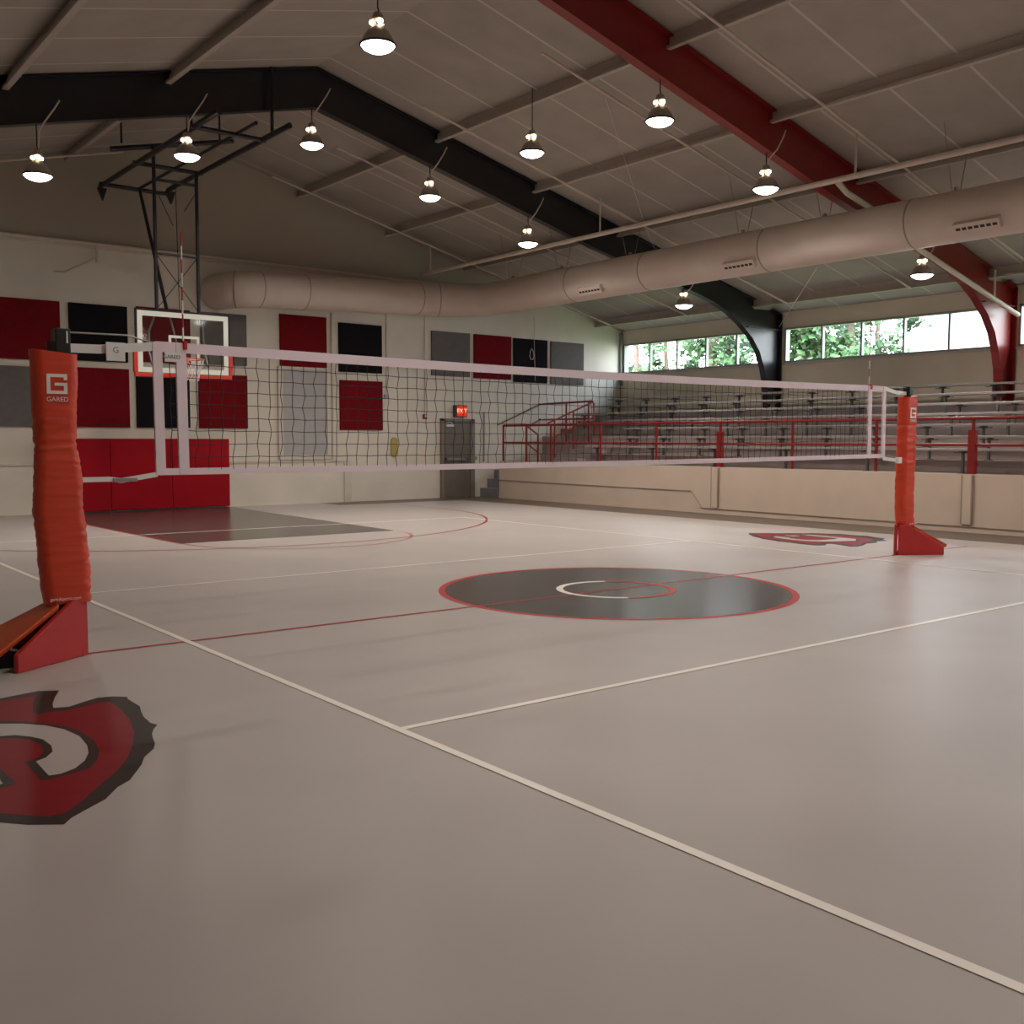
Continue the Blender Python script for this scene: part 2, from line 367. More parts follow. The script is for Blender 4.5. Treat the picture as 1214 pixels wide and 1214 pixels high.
# purlins
k = 0
for x in (8.49, 10.9, 13.32, 15.7, 18.05):
    for xx in (x, rmir(x)):
        z = zroof(xx); sl = -.245 if xx > XRIDGE else .245
        p = MB(); s = 1 if xx > XRIDGE else -1
        p.box(xx-.012, xx+.012, YF, YB, z-.205, z+.01)
        p.prism([(xx-.075, z-.205-sl*.075*-1 if False else z-.21), (xx+.012, z-.21), (xx+.012, z-.19), (xx-.075, z-.19)], 'y', YF, YB)
        p.box(xx-.075, xx-.06, YF, YB, z-.19, z-.165)
        o = p.build('roof_purlin', M['purlin'], kind='structure')
# arched frames
low = [(XRIDGE, 7.36), (6.6, 7.19), (10.16, 6.31), (12.48, 5.72), (14.6, 5.27), (15.85, 5.03), (16.49, 4.87), (17.03, 4.67), (17.47, 4.44), (17.92, 4.12), (18.22, 3.79), (18.42, 3.38), (18.52, 3.05), (18.57, 2.65), (18.6, 2.2)]
def frame(y, m, name, label, zl, zr):
    root = thing(name, (XRIDGE, y, 7.2), label, 'roof frame', 'arched steel roof frames'); root['kind'] = 'structure'
    for s in (1, -1):
        fx = (lambda x: x) if s > 0 else rmir
        lw = low[:-1]+[(18.6, zr if s > 0 else zl)]
        xo = 19.04
        top = [(xo, lw[-1][1]), (xo, zroof(19.04)-.06), (18.72, zroof(18.72)-.06), (18.03, zroof(18.03)-.25), (18.03, zroof(18.03)-.02), (XRIDGE, zroof(XRIDGE)-.02)]
        w = MB()
        L = lw
        up_ = []
        for x, z in L:
            if x <= 17.1: up_.append((x, zroof(x)-.02))
            elif x < 17.6: up_.append((18.03, zroof(18.03)-.02))
            elif x < 18.0: up_.append((18.03, zroof(18.03)-.25))
            elif x < 18.3: up_.append((18.72, zroof(18.72)-.06))
            elif x < 18.45: up_.append((xo, zroof(xo)-.06))
            elif x < 18.55: up_.append((xo, 3.4))
            else: up_.append((xo, z))
        n = len(L)
        for yy, o_ in ((y-.012, 0), (y+.012, 0)):
            w.add([(fx(x), yy, z) for x, z in L]+[(fx(x), yy, z) for x, z in up_], [(i, i+1, i+1+n, i+n) for i in range(n-1)])
        part(w, 'web', m, root)
        fl = MB()
        for i in range(len(L)-1):
            fl.bar((fx(L[i][0]), y, L[i][1]), (fx(L[i+1][0]), y, L[i+1][1]), .17, .022)
        part(fl, 'inner_flange', m, root, smooth=False)
        o2 = MB(); o2.box(min(fx(19.03), fx(19.06)), max(fx(19.03), fx(19.06)), y-.12, y+.12, lw[-1][1], zroof(19.04)-.06)
        o2.bar((fx(18.70), y, zroof(18.7)-.07), (fx(19.05), y, zroof(19.05)-.07), .24, .022)
        o2.bar((fx(XRIDGE), y, zroof(XRIDGE)-.03), (fx(18.0), y, zroof(18.0)-.03), .2, .02)
        part(o2, 'outer_flange', m, root)
        st = MB(); st.box(min(fx(17.75), fx(19.03)), max(fx(17.75), fx(19.03)), y-.1, y+.1, 4.36, 4.38)
        part(st, 'stiffener', m, root)
DZ = .97+.225*6
frame(9.1, M['black_steel'], 'black_roof_frame', 'black arched steel frame with curved column between the first two windows', 0, DZ)
frame(3.1, M['red_steel'], 'red_roof_frame', 'red arched steel frame with curved column crossed by a branch pipe', 0, DZ)
frame(-2.9, M['black_steel'], 'black_roof_frame', 'black arched steel frame nearer the viewer than the red frame', 0, DZ)

# ------------------------------------------------------------------ wall panels
def panel(x0, x1, z0, z1, m, label, t=.05, y=YB):
    o = single(box(x0, x1, y-t, y-.004, z0, z1), 'wall_panel', M[m], label, 'wall panel', 'square wall panels on the back wall', .006)
    return o
panel(1.83, 3.05, 3.14, 4.35, 'panel_red', 'dark red wall panel high above the near post, leftmost of the upper row')
panel(3.22, 4.41, 3.17, 4.35, 'panel_black', 'black upper wall panel just left of the backboard')
panel(4.6, 5.78, 3.2, 4.38, 'panel_red', 'dark red wall panel seen through the backboard glass')
panel(6.02, 7.10, 3.22, 4.38, 'panel_gray', 'gray upper wall panel showing past the right of the backboard')
panel(7.93, 9.15, 3.27, 4.48, 'panel_red', 'dark red upper wall panel above the tall light gray panel')
panel(9.48, 10.70, 3.2, 4.39, 'panel_black', 'black upper wall panel above a lone lower red panel')
panel(12.2, 13.43, 3.22, 4.38, 'panel_gray', 'gray upper wall panel above the exit door')
panel(13.57, 14.84, 3.2, 4.38, 'panel_red', 'red upper wall panel between a gray and a black panel above the stair rail')
panel(14.93, 16.15, 3.15, 4.36, 'panel_black', 'black upper wall panel with a rope loop hanging before it')
panel(16.28, 17.54, 3.14, 4.35, 'panel_gray', 'gray upper wall panel last before the bright window corner')
panel(1.8, 3.05, 1.79, 3.0, 'panel_gray', 'gray lower wall panel behind the near post pad')
panel(3.2, 4.42, 1.79, 3.03, 'panel_red', 'dark red lower wall panel just right of the near post pad')
panel(4.57, 5.74, 1.79, 3.03, 'panel_black', 'black lower wall panel behind the net side straps')
panel(5.95, 7.1, 1.79, 3.0, 'panel_red', 'dark red lower wall panel right under the hoop net')
panel(9.5, 10.71, 1.78, 3.0, 'panel_red', 'red lower wall panel alone beside the pull box')
lp = thing('tall_panel', (8.56, YB, 1.1), 'tall light gray panel in a cream frame on the back wall', 'wall panel')
part(box(7.98, 9.14, YB-.04, YB-.004, 1.17, 3.2), 'panel_face', M['panel_light'], lp)
f = MB(); f.box(7.86, 7.98, YB-.06, YB-.004, 1.06, 3.26); f.box(9.14, 9.24, YB-.06, YB-.004, 1.06, 3.26); f.box(7.98, 9.14, YB-.06, YB-.004, 1.06, 1.17); f.box(7.98, 9.14, YB-.06, YB-.004, 3.2, 3.26)
part(f, 'panel_frame', M['trim'], lp)
# red wall pad, three sections
wp = thing('wall_pad', (4.6, YB-.11, 0), 'long bright red safety pad on the wall under the hoop', 'wall pad')
for i, (a, c) in enumerate(((2.62, 3.93), (3.935, 5.25), (5.255, 6.57))):
    part(box(a, c, YB-.21, YB-.115, .03, 1.55), 'pad_section', M['pad_red'], wp, .015)

# ------------------------------------------------------------------ door and small wall fittings
d = bpy.data.objects.new('door_1', None); COL.objects.link(d); d.location = (13.0, YB, 0); d['kind'] = 'structure'
d['label'] = 'brown metal exit door with push bar under the exit sign'
f = MB(); f.box(12.48, 12.57, YB-.08, YB, 0, 2.1); f.box(13.43, 13.57, YB-.08, YB, 0, 2.1); f.box(12.48, 13.57, YB-.08, YB, 2.04, 2.1)
part(f, 'door_frame', M['doorframe'], d)
dl = part(box(12.57, 13.43, YB-.05, YB-.005, .01, 2.04), 'door_leaf', M['door'], d)
pbm = MB(); pbm.box(12.6, 13.3, YB-.12, YB-.075, 1.0, 1.06); pbm.box(12.6, 12.66, YB-.12, YB-.05, .98, 1.08); pbm.box(13.24, 13.3, YB-.12, YB-.05, .98, 1.08)
part(pbm, 'push_bar', M['graym'], d, label='gray push bar')
dc = MB(); dc.box(12.62, 12.87, YB-.12, YB-.05, 1.89, 1.95); dc.bar((12.84, YB-.1, 1.93), (12.7, YB-.2, 2.0), .025); dc.bar((12.7, YB-.2, 2.0), (12.6, YB-.1, 1.99), .025)
part(dc, 'door_closer', M['white'], d, label='white door closer')
ex = thing('exit_sign', (13.1, YB, 2.14), 'lit red exit sign above the brown door', 'exit sign')
part(box(12.90, 13.30, YB-.09, YB-.005, 2.15, 2.46), 'housing', M['black'], ex)
part(box(12.97, 13.29, YB-.096, YB-.091, 2.17, 2.44), 'sign_face', M['exit_red'], ex)
text_mesh('EXIT', .16, 'lettering', M['exit_letter'], ex, Matrix.Translation((.03, -.099, .165)) @ RX90)
al = thing('fire_alarm', (11.99, YB, 2.1), 'small dark red fire alarm left of the exit door', 'fire alarm')
part(box(11.93, 12.05, YB-.06, YB-.004, 2.08, 2.20), 'alarm_body', M['alarm'], al, .008)
al2 = MB(); al2.lathe([(.001, 0), (.035, 0), (.035, .02), (.001, .02)], n=12)
al2.v = [(12.0+x, YB-.062-z, 2.15+y) for x, y, z in al2.v]; part(al2, 'strobe_lens', M['white'], al)
single(box(10.76, 10.88, YB-.05, YB-.004, 2.58, 2.68), 'pull_box', M['graym'], 'tiny gray box on the wall right of the lone lower red panel', 'electrical box', bevel=.006)
yl = MB(); n = 16
pl = [(11.06+.1*math.cos(a)*1, (1.5 if math.sin(a) > 0 else 1.2)+.1*math.sin(a)) for a in [2*PI*i/24 for i in range(24)]]
yl.prism(pl, 'y', YB-.05, YB-.004)
single(yl, 'wall_sign', M['yellow'], 'tall yellow rounded sign on the wall left of the exit door', 'sign')
single(box(13.61, 13.69, YB-.03, YB-.004, 1.0, 1.1), 'light_switch', M['graym'], 'small switch plate right of the exit door', 'switch', bevel=.004)
def conduit(pts, r, name, label, m='pipe', group=None):
    b = tube(pts, r, n=8); return single(b, name, M[m], label, 'conduit', group)
conduit([(13.91, YB-.03, .95), (13.91, YB-.03, 2.3)], .022, 'wall_conduit', 'short vertical conduit on the wall right of the door', 'graym')
conduit([(9.3, YB-.03, 1.06), (9.3, YB-.03, 4.6)], .03, 'wall_conduit', 'vertical conduit between the tall gray panel and the lone red panel', 'trim')
conduit([(10.84, YB-.02, 2.7), (10.84, YB-.02, 4.75)], .014, 'wall_conduit', 'thin vertical conduit rising from the small gray box', 'trim')
conduit([(12.0, YB-.02, 2.2), (12.0, YB-.02, 4.75)], .014, 'wall_conduit', 'thin vertical conduit rising from the fire alarm', 'trim')
# rope loop on the black panel
rp = MB(); rp.tube([(15.55, YB-.07, 4.1), (15.5, YB-.07, 4.02), (15.48, YB-.07, 3.88), (15.52, YB-.07, 3.8), (15.6, YB-.07, 3.8), (15.63, YB-.07, 3.9), (15.6, YB-.07, 4.04)], .012, n=6, closed=True)
rp.tube([(15.63, YB-.07, 5.0), (15.64, YB-.07, 4.3), (15.66, YB-.07, 3.7), (15.68, YB-.07, 3.2)], .008, n=6)
single(rp, 'rope', M['pipe'], 'thin cord with a loop hanging before the black upper panel', 'rope')

# ------------------------------------------------------------------ bleachers
HW = 13.8           # face of the half wall
b = MB(); b.box(HW, HW+.15, YF, 14.05, 0, .98)
b.build('wall_bleacher', M['tanwall'], kind='structure')
box(HW-.012, HW, YF, 14.05, 0, .06).build('baseboard_bleacher', M['tanwall'], kind='structure')
Y0 = -8.0
def tread(k): return .97+.225*k
def tx(k): return 13.97+.68*k
b = MB()
prof = [(HW+.15, .95), (tx(1), .97)]
pl = [(HW+.15, 0), (HW+.15, .95)]
for k in range(7):
    if k: pl += [(tx(k), tread(k))]
    else: pl += [(HW+.15, .95)]
    pl += [(tx(k+1) if k < 6 else XR-.002, tread(k))]
pl += [(XR-.002, 0)]
pl = [p for i, p in enumerate(pl) if i == 0 or p != pl[i-1]]
def stair_solid(mb, y0, y1, k0, k1):
    for k in range(k0, k1+1):
        mb.box(tx(k) if k else HW+.15, XR-.002, y0, y1, (tread(k-1) if k else 0), tread(k))
b = MB(); stair_solid(b, Y0, 13.35, 0, 6)
stair_solid(b, 13.35, YB-.003, 3, 6)
b.box(14.5, XR-.002, 13.35, YB-.003, .0, .97); b.box(tx(3), XR-.002, 13.35, YB-.003, .97, tread(2))
st = b.build('bleacher_steps', M['deck'], kind='structure'); st['label'] = 'stepped gray brown bleacher deck behind the half wall'
b = MB()
for i in range(3): b.box(13.8+.24*i, 14.5, 14.06, YB-.003, .24*i, .24*(i+1))
st = b.build('bleacher_stair', M['step'], kind='structure'); st['label'] = 'gray steps up to the bleachers beside the exit door'
b = MB()
for i in (1, 2, 3):
    b.box(tx(i)-.3, tx(i), 11.55, 12.6, tread(i-1), tread(i-1)+.11)
st = b.build('aisle_steps', M['deck'], kind='structure'); st['label'] = 'low steps in the bleacher aisle'
ordn = ['lowest', 'second', 'third', 'fourth', 'fifth', 'sixth', 'topmost']
for k in range(7):
    xs = tx(k)+.44; zs = 1.41+.225*k; y1 = 11.25 if k < 3 else 14.7
    if k == 3: y1 = 12.7
    root = thing('bleacher_bench', (xs, (Y0+y1)/2, tread(k)), 'long gray bleacher bench, %s row counted up from the red railing' % ordn[k] if k not in (0, 6) else ('long gray bleacher bench, lowest row right behind the red railing' if k == 0 else 'long gray bleacher bench, topmost row against the window wall'), 'bench', 'bleacher benches')
    part(box(xs-.13, xs+.13, Y0, y1, zs-.045, zs), 'seat_plank', M['alu'], root, .006)
    y = y1-.35-(.9 if k % 2 else 0)*.5
    while y > -4.5:
        br = MB()
        br.box(xs-.11, xs+.11, y-.022, y+.022, zs-.075, zs-.0455)
        br.box(xs-.02, xs+.02, y-.16, y+.16, zs-.085, zs-.07)
        br.box(xs-.03, xs+.03, y-.018, y+.018, tread(k)+.006, zs-.08); br.box(xs-.08, xs+.08, y-.04, y+.04, tread(k), tread(k)+.012)
        part(br, 'bench_bracket', M['bracket'], root)
        y -= 1.86 if k == 0 else 1.12
# conduit on the half wall, pipe covers, joint plates
conduit([(HW-.018, 14.03, .48), (HW-.018, 7.28, .46), (HW-.018, 6.97, .11), (HW-.018, -6, .09)], .010, 'wall_conduit', 'thin conduit running low along the tan half wall', 'conduit')
for y, lb in ((6.62, 'narrow vertical channel on the half wall under the middle thick red rail post'), (1.17, 'narrow vertical channel on the half wall right of the far net post')):
    c = MB()
    c.box(HW-.045, HW-.002, y-.075, y+.075, .14, .97); c.box(HW-.05, HW-.002, y-.095, y-.075, .14, .97, 1); c.box(HW-.05, HW-.002, y+.075, y+.095, .14, .97, 1)
    single(c, 'wall_channel', [M['tanwall'], M['conduit']], lb, 'channel')
# red guard railing
gr = thing('guard_railing', (HW+.08, 4, .98), 'red pipe guard railing along the top of the tan half wall', 'railing')
part(tube([(HW+.08, 13.97, 1.92), (HW+.08, -7.8, 1.92)], .03), 'top_rail', M['rail_red'], gr)
part(tube([(HW+.08, 13.97, 1.47), (HW+.08, -7.8, 1.47)], .026), 'mid_rail', M['rail_red'], gr)
for y in (13.97, 13.0, 12.03, 10.22, 8.41, 4.77, 2.95, -.65, -2.46, -6.1):
    part(tube([(HW+.08, y, .985), (HW+.08, y, 1.92)], .028), 'rail_post', M['rail_red'], gr)
for y in (6.6, 1.17, -4.28):
    p = MB(); p.box(HW+.03, HW+.13, y-.075, y+.045, .985, 1.72); p.tube([(HW+.08, y-.02, 1.7), (HW+.08, y-.02, 1.92)], .03)
    part(p, 'rail_post', M['rail_red'], gr, label='thick red rail post')
# corner rails
cr = thing('corner_railing', (16.0, 13.8, tread(3)), 'short red guard rail on the upper bleacher level by the back wall', 'railing')
part(tube([(15.98, 14.86, 2.56), (15.98, 12.78, 2.58), (15.98, 12.72, 2.5), (15.98, 12.72, 1.66)], .026), 'top_rail', M['rail_red'], cr)
part(tube([(15.98, 14.86, 2.12), (15.98, 12.72, 2.12)], .022), 'mid_rail', M['rail_red'], cr)
for y in (13.84, 12.93): part(tube([(15.98, y, 1.43), (15.98, y, 2.57)], .024), 'rail_post', M['rail_red'], cr)
ar = thing('aisle_railing', (15.2, 12.72, tread(1)), 'sloping red handrail down the bleacher aisle', 'railing')
part(tube([(15.9, 12.75, 2.54), (14.62, 12.75, 2.06), (14.4, 12.75, 1.98)], .025), 'top_rail', M['rail_red'], ar)
part(tube([(15.9, 12.75, 2.12), (14.62, 12.75, 1.62)], .02), 'mid_rail', M['rail_red'], ar)
for x, zt, zb in ((14.62, 2.06, .98), (15.27, 2.3, 1.2)): part(tube([(x, 12.75, zb), (x, 12.75, zt)], .022), 'rail_post', M['rail_red'], ar)
sr = thing('stair_railing', (14.1, 13.0, .98), 'short bent red rail piece turning in from the half wall railing', 'railing')
part(tube([(HW+.1, 13.0, 1.9), (14.25, 12.98, 1.68), (14.25, 12.98, .98)], .024), 'top_rail', M['rail_red'], sr)
part(tube([(HW+.1, 13.0, 1.45), (14.25, 12.98, 1.22)], .02), 'mid_rail', M['rail_red'], sr)
wr = thing('wall_handrail', (15.2, YB-.08, 2.1), 'dark sloping handrail fixed on the back wall by the bleacher stair', 'railing')
part(tube([(15.86, YB-.07, 2.55), (14.35, YB-.07, 1.95)], .02), 'top_rail', M['doorframe'], wr)
part(tube([(15.86, YB-.07, 2.12), (15.55, YB-.07, 1.98)], .02), 'lower_rail', M['doorframe'], wr)
for x, z in ((15.86, 2.55), (15.86, 2.12)):
    q = MB(); q.lathe([(.001, -.03), (.045, -.02), (.05, 0), (.045, .02), (.001, .03)], c=(x, YB-.07, z), n=12); part(q, 'end_flange', M['black'], wr)

# ------------------------------------------------------------------ ceiling pipes
def pipe(pts, r, label, m='pipe', name='ceiling_pipe', group='pipes under the roof', hang=()):
    root = thing(name, pts[0], label, 'pipe', group)
    part(tube(pts, r, n=10), 'pipe_run', M[m], root)
    for p in hang:
        part(tube([p, (p[0], p[1], zroof(p[0])-.2)], .02, n=6), 'hanger', M[m], root)
        q = MB(); q.lathe([(r+.004, -.03), (r+.014, -.03), (r+.014, .03), (r+.004, .03)], c=p, n=10); 
    return root
PX, PZ = 11.75, 5.74
pipe([(PX, 14.6, PZ), (PX, -14.5, PZ)], .05, 'large pale pipe hung under the roof along the length of the duct', hang=[(PX-.02, 14.2, PZ), (PX-.02, 8.0, PZ), (PX-.02, 2.1, PZ)])
pipe([(PX, 2.45, PZ-.02), (12.4, 2.7, 5.68), (13.2, 2.8, 5.58), (14.87, 2.8, 5.05), (18.72, 2.8, 4.15)], .05, 'pale branch pipe sloping in front of the red frame to the window wall', hang=[(17.7, 2.8, 4.42)])
names = ['against the back wall', 'second from the back wall', 'just before the black frame', 'midway between the black and red frames', 'just before the red frame']
for i, y in enumerate((14.2, 11.25, 8.05, 4.8, 2.05)):
    x0, x1 = 7.48, 18.0
    pipe([(x0, y, zroof(x0)-.235), (x1, y, zroof(x1)-.235)], .022, 'thin pale brace pipe down the right roof slope, '+names[i], name='brace_pipe', group='thin brace pipes under the roof')
for i, y in enumerate((14.2, 11.25)):
    x0, x1 = rmir(7.6), -6.2
    pipe([(x0, y, zroof(x0)-.235), (x1, y, zroof(x1)-.235)], .022, 'thin pale brace pipe down the left roof slope, '+names[i], name='brace_pipe', group='thin brace pipes under the roof')
pb = pipe([(-6.9, YB-.16, 5.57), (13.5, YB-.16, 5.57)], .035, 'long pale pipe across the back wall above the duct')
b = MB(); b.tube([(3.78, YB-.16, 5.56), (3.78, YB-.16, 5.2)], .03, n=8); b.tube([(3.75, YB-.14, 5.28), (3.15, YB-.08, 4.95), (2.95, YB-.07, 4.95)], .02, n=6)
part(b, 'drop_pipe', M['pipe'], pb)
# guy wire and hanging wire
def wire(pts, label, r=.006, m='pipe'): return single(tube(pts, r, n=5), 'cable', M[m], label, 'cable')
wire([(12.95, 3.63, 4.64), (18.95, 9.0, 4.44)], 'thin pale cable slanting from the duct to the top of the black column', .008)
wire([(9.2, 5.2, zroof(9.2)-.02), (11.9, 6.9, 5.75), (12.7, 7.4, 5.46)], 'thin cable hanging from the roof down to the duct', .006)

# ------------------------------------------------------------------ round duct
DX, DZc, DR, DY = 12.8, 5.05, .40, 14.2
du = thing('air_duct', (DX, 4, DZc), 'large round pale duct running along the back wall then forward under the roof', 'duct')
def zx(x): return 4.86+(x-6.3)*(5.05-4.86)/(11.4-6.3)
path = [(6.42, 14.86, 4.84), (6.44, 14.6, 4.84), (6.55, 14.36, 4.85), (6.8, 14.23, 4.86), (7.1, DY, zx(7.1))]
path += [(x, DY, zx(x)) for x in (8.2, 9.5, 11.0)]
R = 1.5
for i in range(9):
    a = PI/2*i/8
    path.append((DX-R+R*math.sin(a), DY-R+R*math.cos(a), DZc))
path += [(DX, y, DZc) for y in (11, 9.3, 7.3, 4.3, 1.4, -2, -6, -10, -13.5)]
d = MB(); d.tube(path, DR, n=40); part(d, 'duct_body', M['duct'], du)
def ringat(p, t, r=DR+.006):
    p, t = Vector(p), Vector(t).normalized(); q = MB()
    q.tube([p-t*.012, p+t*.012], r, n=40); return q
for p, t in (((7.1, DY, zx(7.1)), (1, 0, 0)), ((8.2, DY, zx(8.2)), (1, 0, 0)), ((6.62, 14.3, 4.853), (.85, -.5, 0)), ((11.3, DY, DZc), (1, 0, 0)),
             ((DX-R+R*math.sin(PI/8), DY-R+R*math.cos(PI/8), DZc), (1, -math.tan(PI/8), 0)), ((DX, 9.9, DZc), (0, 1, 0)), ((DX, 7.6, DZc), (0, 1, 0)), ((DX, 4.55, DZc), (0, 1, 0)), ((DX, 1.65, DZc), (0, 1, 0)), ((DX, -1.5, DZc), (0, 1, 0))):
    part(ringat(p, t), 'duct_seam', M['duct_seam'], du)
for y in (9.05, 4.98, .45):
    # supply registers on the lower flank facing the court
    a = math.radians(-36); n = Vector((-math.cos(a), 0, math.sin(a))); up = Vector((math.sin(-a)*-1, 0, math.cos(a)))
    c = Vector((DX, y, DZc))+n*(DR+.03)
    g = MB(); up = Vector((0, 1, 0)).cross(n).normalized()
    if up.z < 0: up = -up
    g.bar(c-Vector((0, .36, 0)), c+Vector((0, .36, 0)), .12, .17, up=up)
    r_ = part(g, 'register', M['duct'], du, .006)
    sl = MB()
    for j in range(7):
        cc = c+n*.061+Vector((0, -.29+.095*j, 0)); sl.bar(cc-Vector((0, .035, 0)), cc+Vector((0, .035, 0)), .004, .045, up=up)
    part(sl, 'slot', M['black'], r_)
for y in (12.2, 10.4, 8.2, 5.2, 3.4, 1.0, -1):
    hb = MB(); hb.tube([(DX-.12, y, DZc+DR-.02), (DX-.42, y, zroof(DX-.42)-.02)], .007, n=5); hb.tube([(DX+.12, y, DZc+DR-.02), (DX+.35, y, zroof(DX+.35)-.02)], .007, n=5)
    hb.box(DX-.03, DX+.03, y-.02, y+.02, DZc+DR-.01, DZc+DR+.06)
    part(hb, 'duct_hanger', M['duct_seam'], du)

# ------------------------------------------------------------------ ceiling lamps
LAMPS = []
def make_lamp():
    root = thing('ceiling_lamp', (0, 0, 0), 'x', 'lamp', 'high bay lamps under the roof')
    o = MB(); o.lathe([(.205, 0), (.213, .006), (.205, .014), (.165, .10), (.12, .165), (.075, .20), (.06, .215)], n=32)
    o.lathe([(.2, .002), (.16, .10), (.115, .16), (.06, .20)], n=32)
    o.build('reflector', M['reflector'], root)
    r = MB(); r.lathe([(.2, -.006), (.218, -.006), (.218, .012), (.2, .012), (.2, -.006)], n=32); r.build('rim', M['black'], root)
    l = MB(); l.lathe([(.001, -.085), (.06, -.08), (.12, -.062), (.17, -.035), (.203, .002)], n=32); l.build('lens', M['lens'], root)
    for a in (0.4, 2.5, 4.6):
        g = MB(); g.lathe([(.001, -.032), (.03, -.02), (.036, 0), (.03, .02), (.001, .032)], c=(.05*math.cos(a)*1.3, .05*math.sin(a)*1.3, .26), n=10); g.build('vent_glow', M['glow'], root)
    h = MB(); h.lathe([(.001, .37), (.05, .37), (.065, .34), (.065, .305), (.085, .295), (.001, .29)], n=16)
    for a in (0.4+1.05, 2.5+1.05, 4.6+1.05): h.bar((.062*math.cos(a), .062*math.sin(a), .21), (.062*math.cos(a), .062*math.sin(a), .3), .012)
    h.build('socket_housing', M['reflector'], root)
    return root
proto = make_lamp()
def place_lamp(x, y, z, label, top, conduit_to=None, first=[True]):
    if first[0]: r = proto; first[0] = False
    else:
        r = proto.copy(); COL.objects.link(r)
        for ch in proto.children:
            if ch.name.startswith('hang'): continue
            c = ch.copy(); COL.objects.link(c); c.parent = r
    r.location = (x, y, z); r['label'] = label
    hk = MB(); hk.tube([(0, 0, .37), (.012, 0, .40), (0, 0, .43), (0, 0, top-z)], .009, n=6)
    LAMPS.append((r, hk, conduit_to, (x, y, z)))
    ld = bpy.data.lights.new('lamp_light', 'AREA'); ld.shape = 'DISK'; ld.size = .36; ld.energy = LP; ld.color = (1, .89, .79)
    ld.spread = math.radians(150)
    lo = bpy.data.objects.new('lamp_light', ld); COL.objects.link(lo); lo.location = (x, y, z-.10)
LP = 54
def rz(x):
    xx = x if x >= XRIDGE else rmir(x)
    for (a, za), (c, zc) in zip(low, low[1:]):
        if a <= xx <= c: return za+(zc-za)*(xx-a)/(c-a)
    return zroof(x)-.2
for x, y, z, lb in ((1.28, 9.1, 5.46, 'high bay lamp at the far left, hanging off the left slope of the black frame'),
                    (3.57, 9.1, 6.13, 'high bay lamp hanging in front of the black backstop frame'),
                    (5.82, 9.1, 6.71, 'high bay lamp near the ridge just right of the backstop frame'),
                    (8.31, 9.1, 6.17, 'high bay lamp under the black frame, upper one of the right slope'),
                    (10.73, 9.1, 5.58, 'high bay lamp under the black frame, lower one before the duct'),
                    (15.48, 9.1, 4.71, 'high bay lamp behind the duct beside the black column'),
                    (10.77, 3.1, 5.57, 'high bay lamp under the red frame in front of the duct'),
                    (15.5, 3.1, 4.68, 'high bay lamp behind the duct beside the red column'),
                    (8.37, 6.1, 6.37, 'high bay lamp hung from the roof between the black and red frames')):
    top = rz(x)-.01 if y in (9.1, 3.1) else zroof(x)-.01
    place_lamp(x, y, z, lb, top, True)
i = 0
for y in (-2.9, -8.9):  # lamps out of view, continuing the grid, added to light the hall
    for x, z in ((1.3, 5.5), (5.9, 6.7), (10.75, 5.57), (15.5, 4.7)):
        i += 1
        place_lamp(x, y, z, 'unseen high bay lamp added for light, %s' % ['over the near left', 'near the ridge over the near court', 'right of the near ridge', 'over the near bleachers', 'rear left', 'rear ridge', 'rear right', 'over the rear bleachers'][i-1], (rz(x)-.01 if y > -5 else zroof(x)-.01))
place_lamp(3.57, 3.1, 6.13, 'high bay lamp on the left slope of the red frame', rz(3.57)-.01)
place_lamp(8.31, 3.1, 6.17, 'high bay lamp on the red frame next to the ridge', rz(8.31)-.01)
for r, hk, cd, (x, y, z) in LAMPS:
    hk.build('hanger', M['black'], r)
    if cd and y in (9.1, 3.1):
        t = rz(x)-z
        c = MB(); c.tube([(.02, 0, .40), (.03, -.05, t-.1), (.09, -.14, t+.02), (.22, -.15, t+.22), (.3, -.14, t+.36)], .013, n=6)
        c.build('conduit_whip', M['pipe'], r)

# ------------------------------------------------------------------ basketball backstop
bs = thing('basketball_backstop', (4.54, 12.0, 2.72), 'ceiling hung basketball backstop with glass board and black pipe frame', 'basketball hoop')
BX0, BX1, BZ0, BZ1, BY = 3.64, 5.46, 2.78, 3.97, 12.0
g = part(box(BX0+.01, BX1-.01, BY-.006, BY+.006, BZ0+.01, BZ1-.01), 'glass_board', M['bbglass'], bs)
def rectframe(x0, x1, z0, z1, w, y0, y1):
    m = MB(); m.box(x0, x1, y0, y1, z0, z0+w); m.box(x0, x1, y0, y1, z1-w, z1); m.box(x0, x0+w, y0, y1, z0+w, z1-w); m.box(x1-w, x1, y0, y1, z0+w, z1-w); return m
part(rectframe(BX0+.02, BX1-.02, BZ0+.02, BZ1-.02, .095, BY-.014, BY-.007), 'board_border', M['bbwhite'], g)
part(rectframe(4.55-.3, 4.55+.3, 3.06, 3.52, .05, BY-.014, BY-.007), 'target_square', M['bbwhite'], g)
part(rectframe(BX0-.015, BX1+.015, BZ0-.005, BZ1+.015, .025, BY-.02, BY+.03), 'board_frame', M['black_steel'], bs)
p = MB(); p.box(BX0-.04, BX1+.04, BY-.035, BY+.045, BZ0-.07, BZ0+.015); p.box(BX0-.06, BX0+.02, BY-.035, BY+.045, BZ0+.015, BZ0+.42); p.box(BX1-.02, BX1+.06, BY-.035, BY+.045, BZ0+.015, BZ0+.42)
part(p, 'board_padding', M['bbpad'], bs, .012)
RC = (4.55, 11.62, 3.05)
r = MB(); r.tube([(RC[0]+.228*math.cos(2*PI*k/28), RC[1]+.228*math.sin(2*PI*k/28), RC[2]) for k in range(28)], .011, n=8, closed=True)
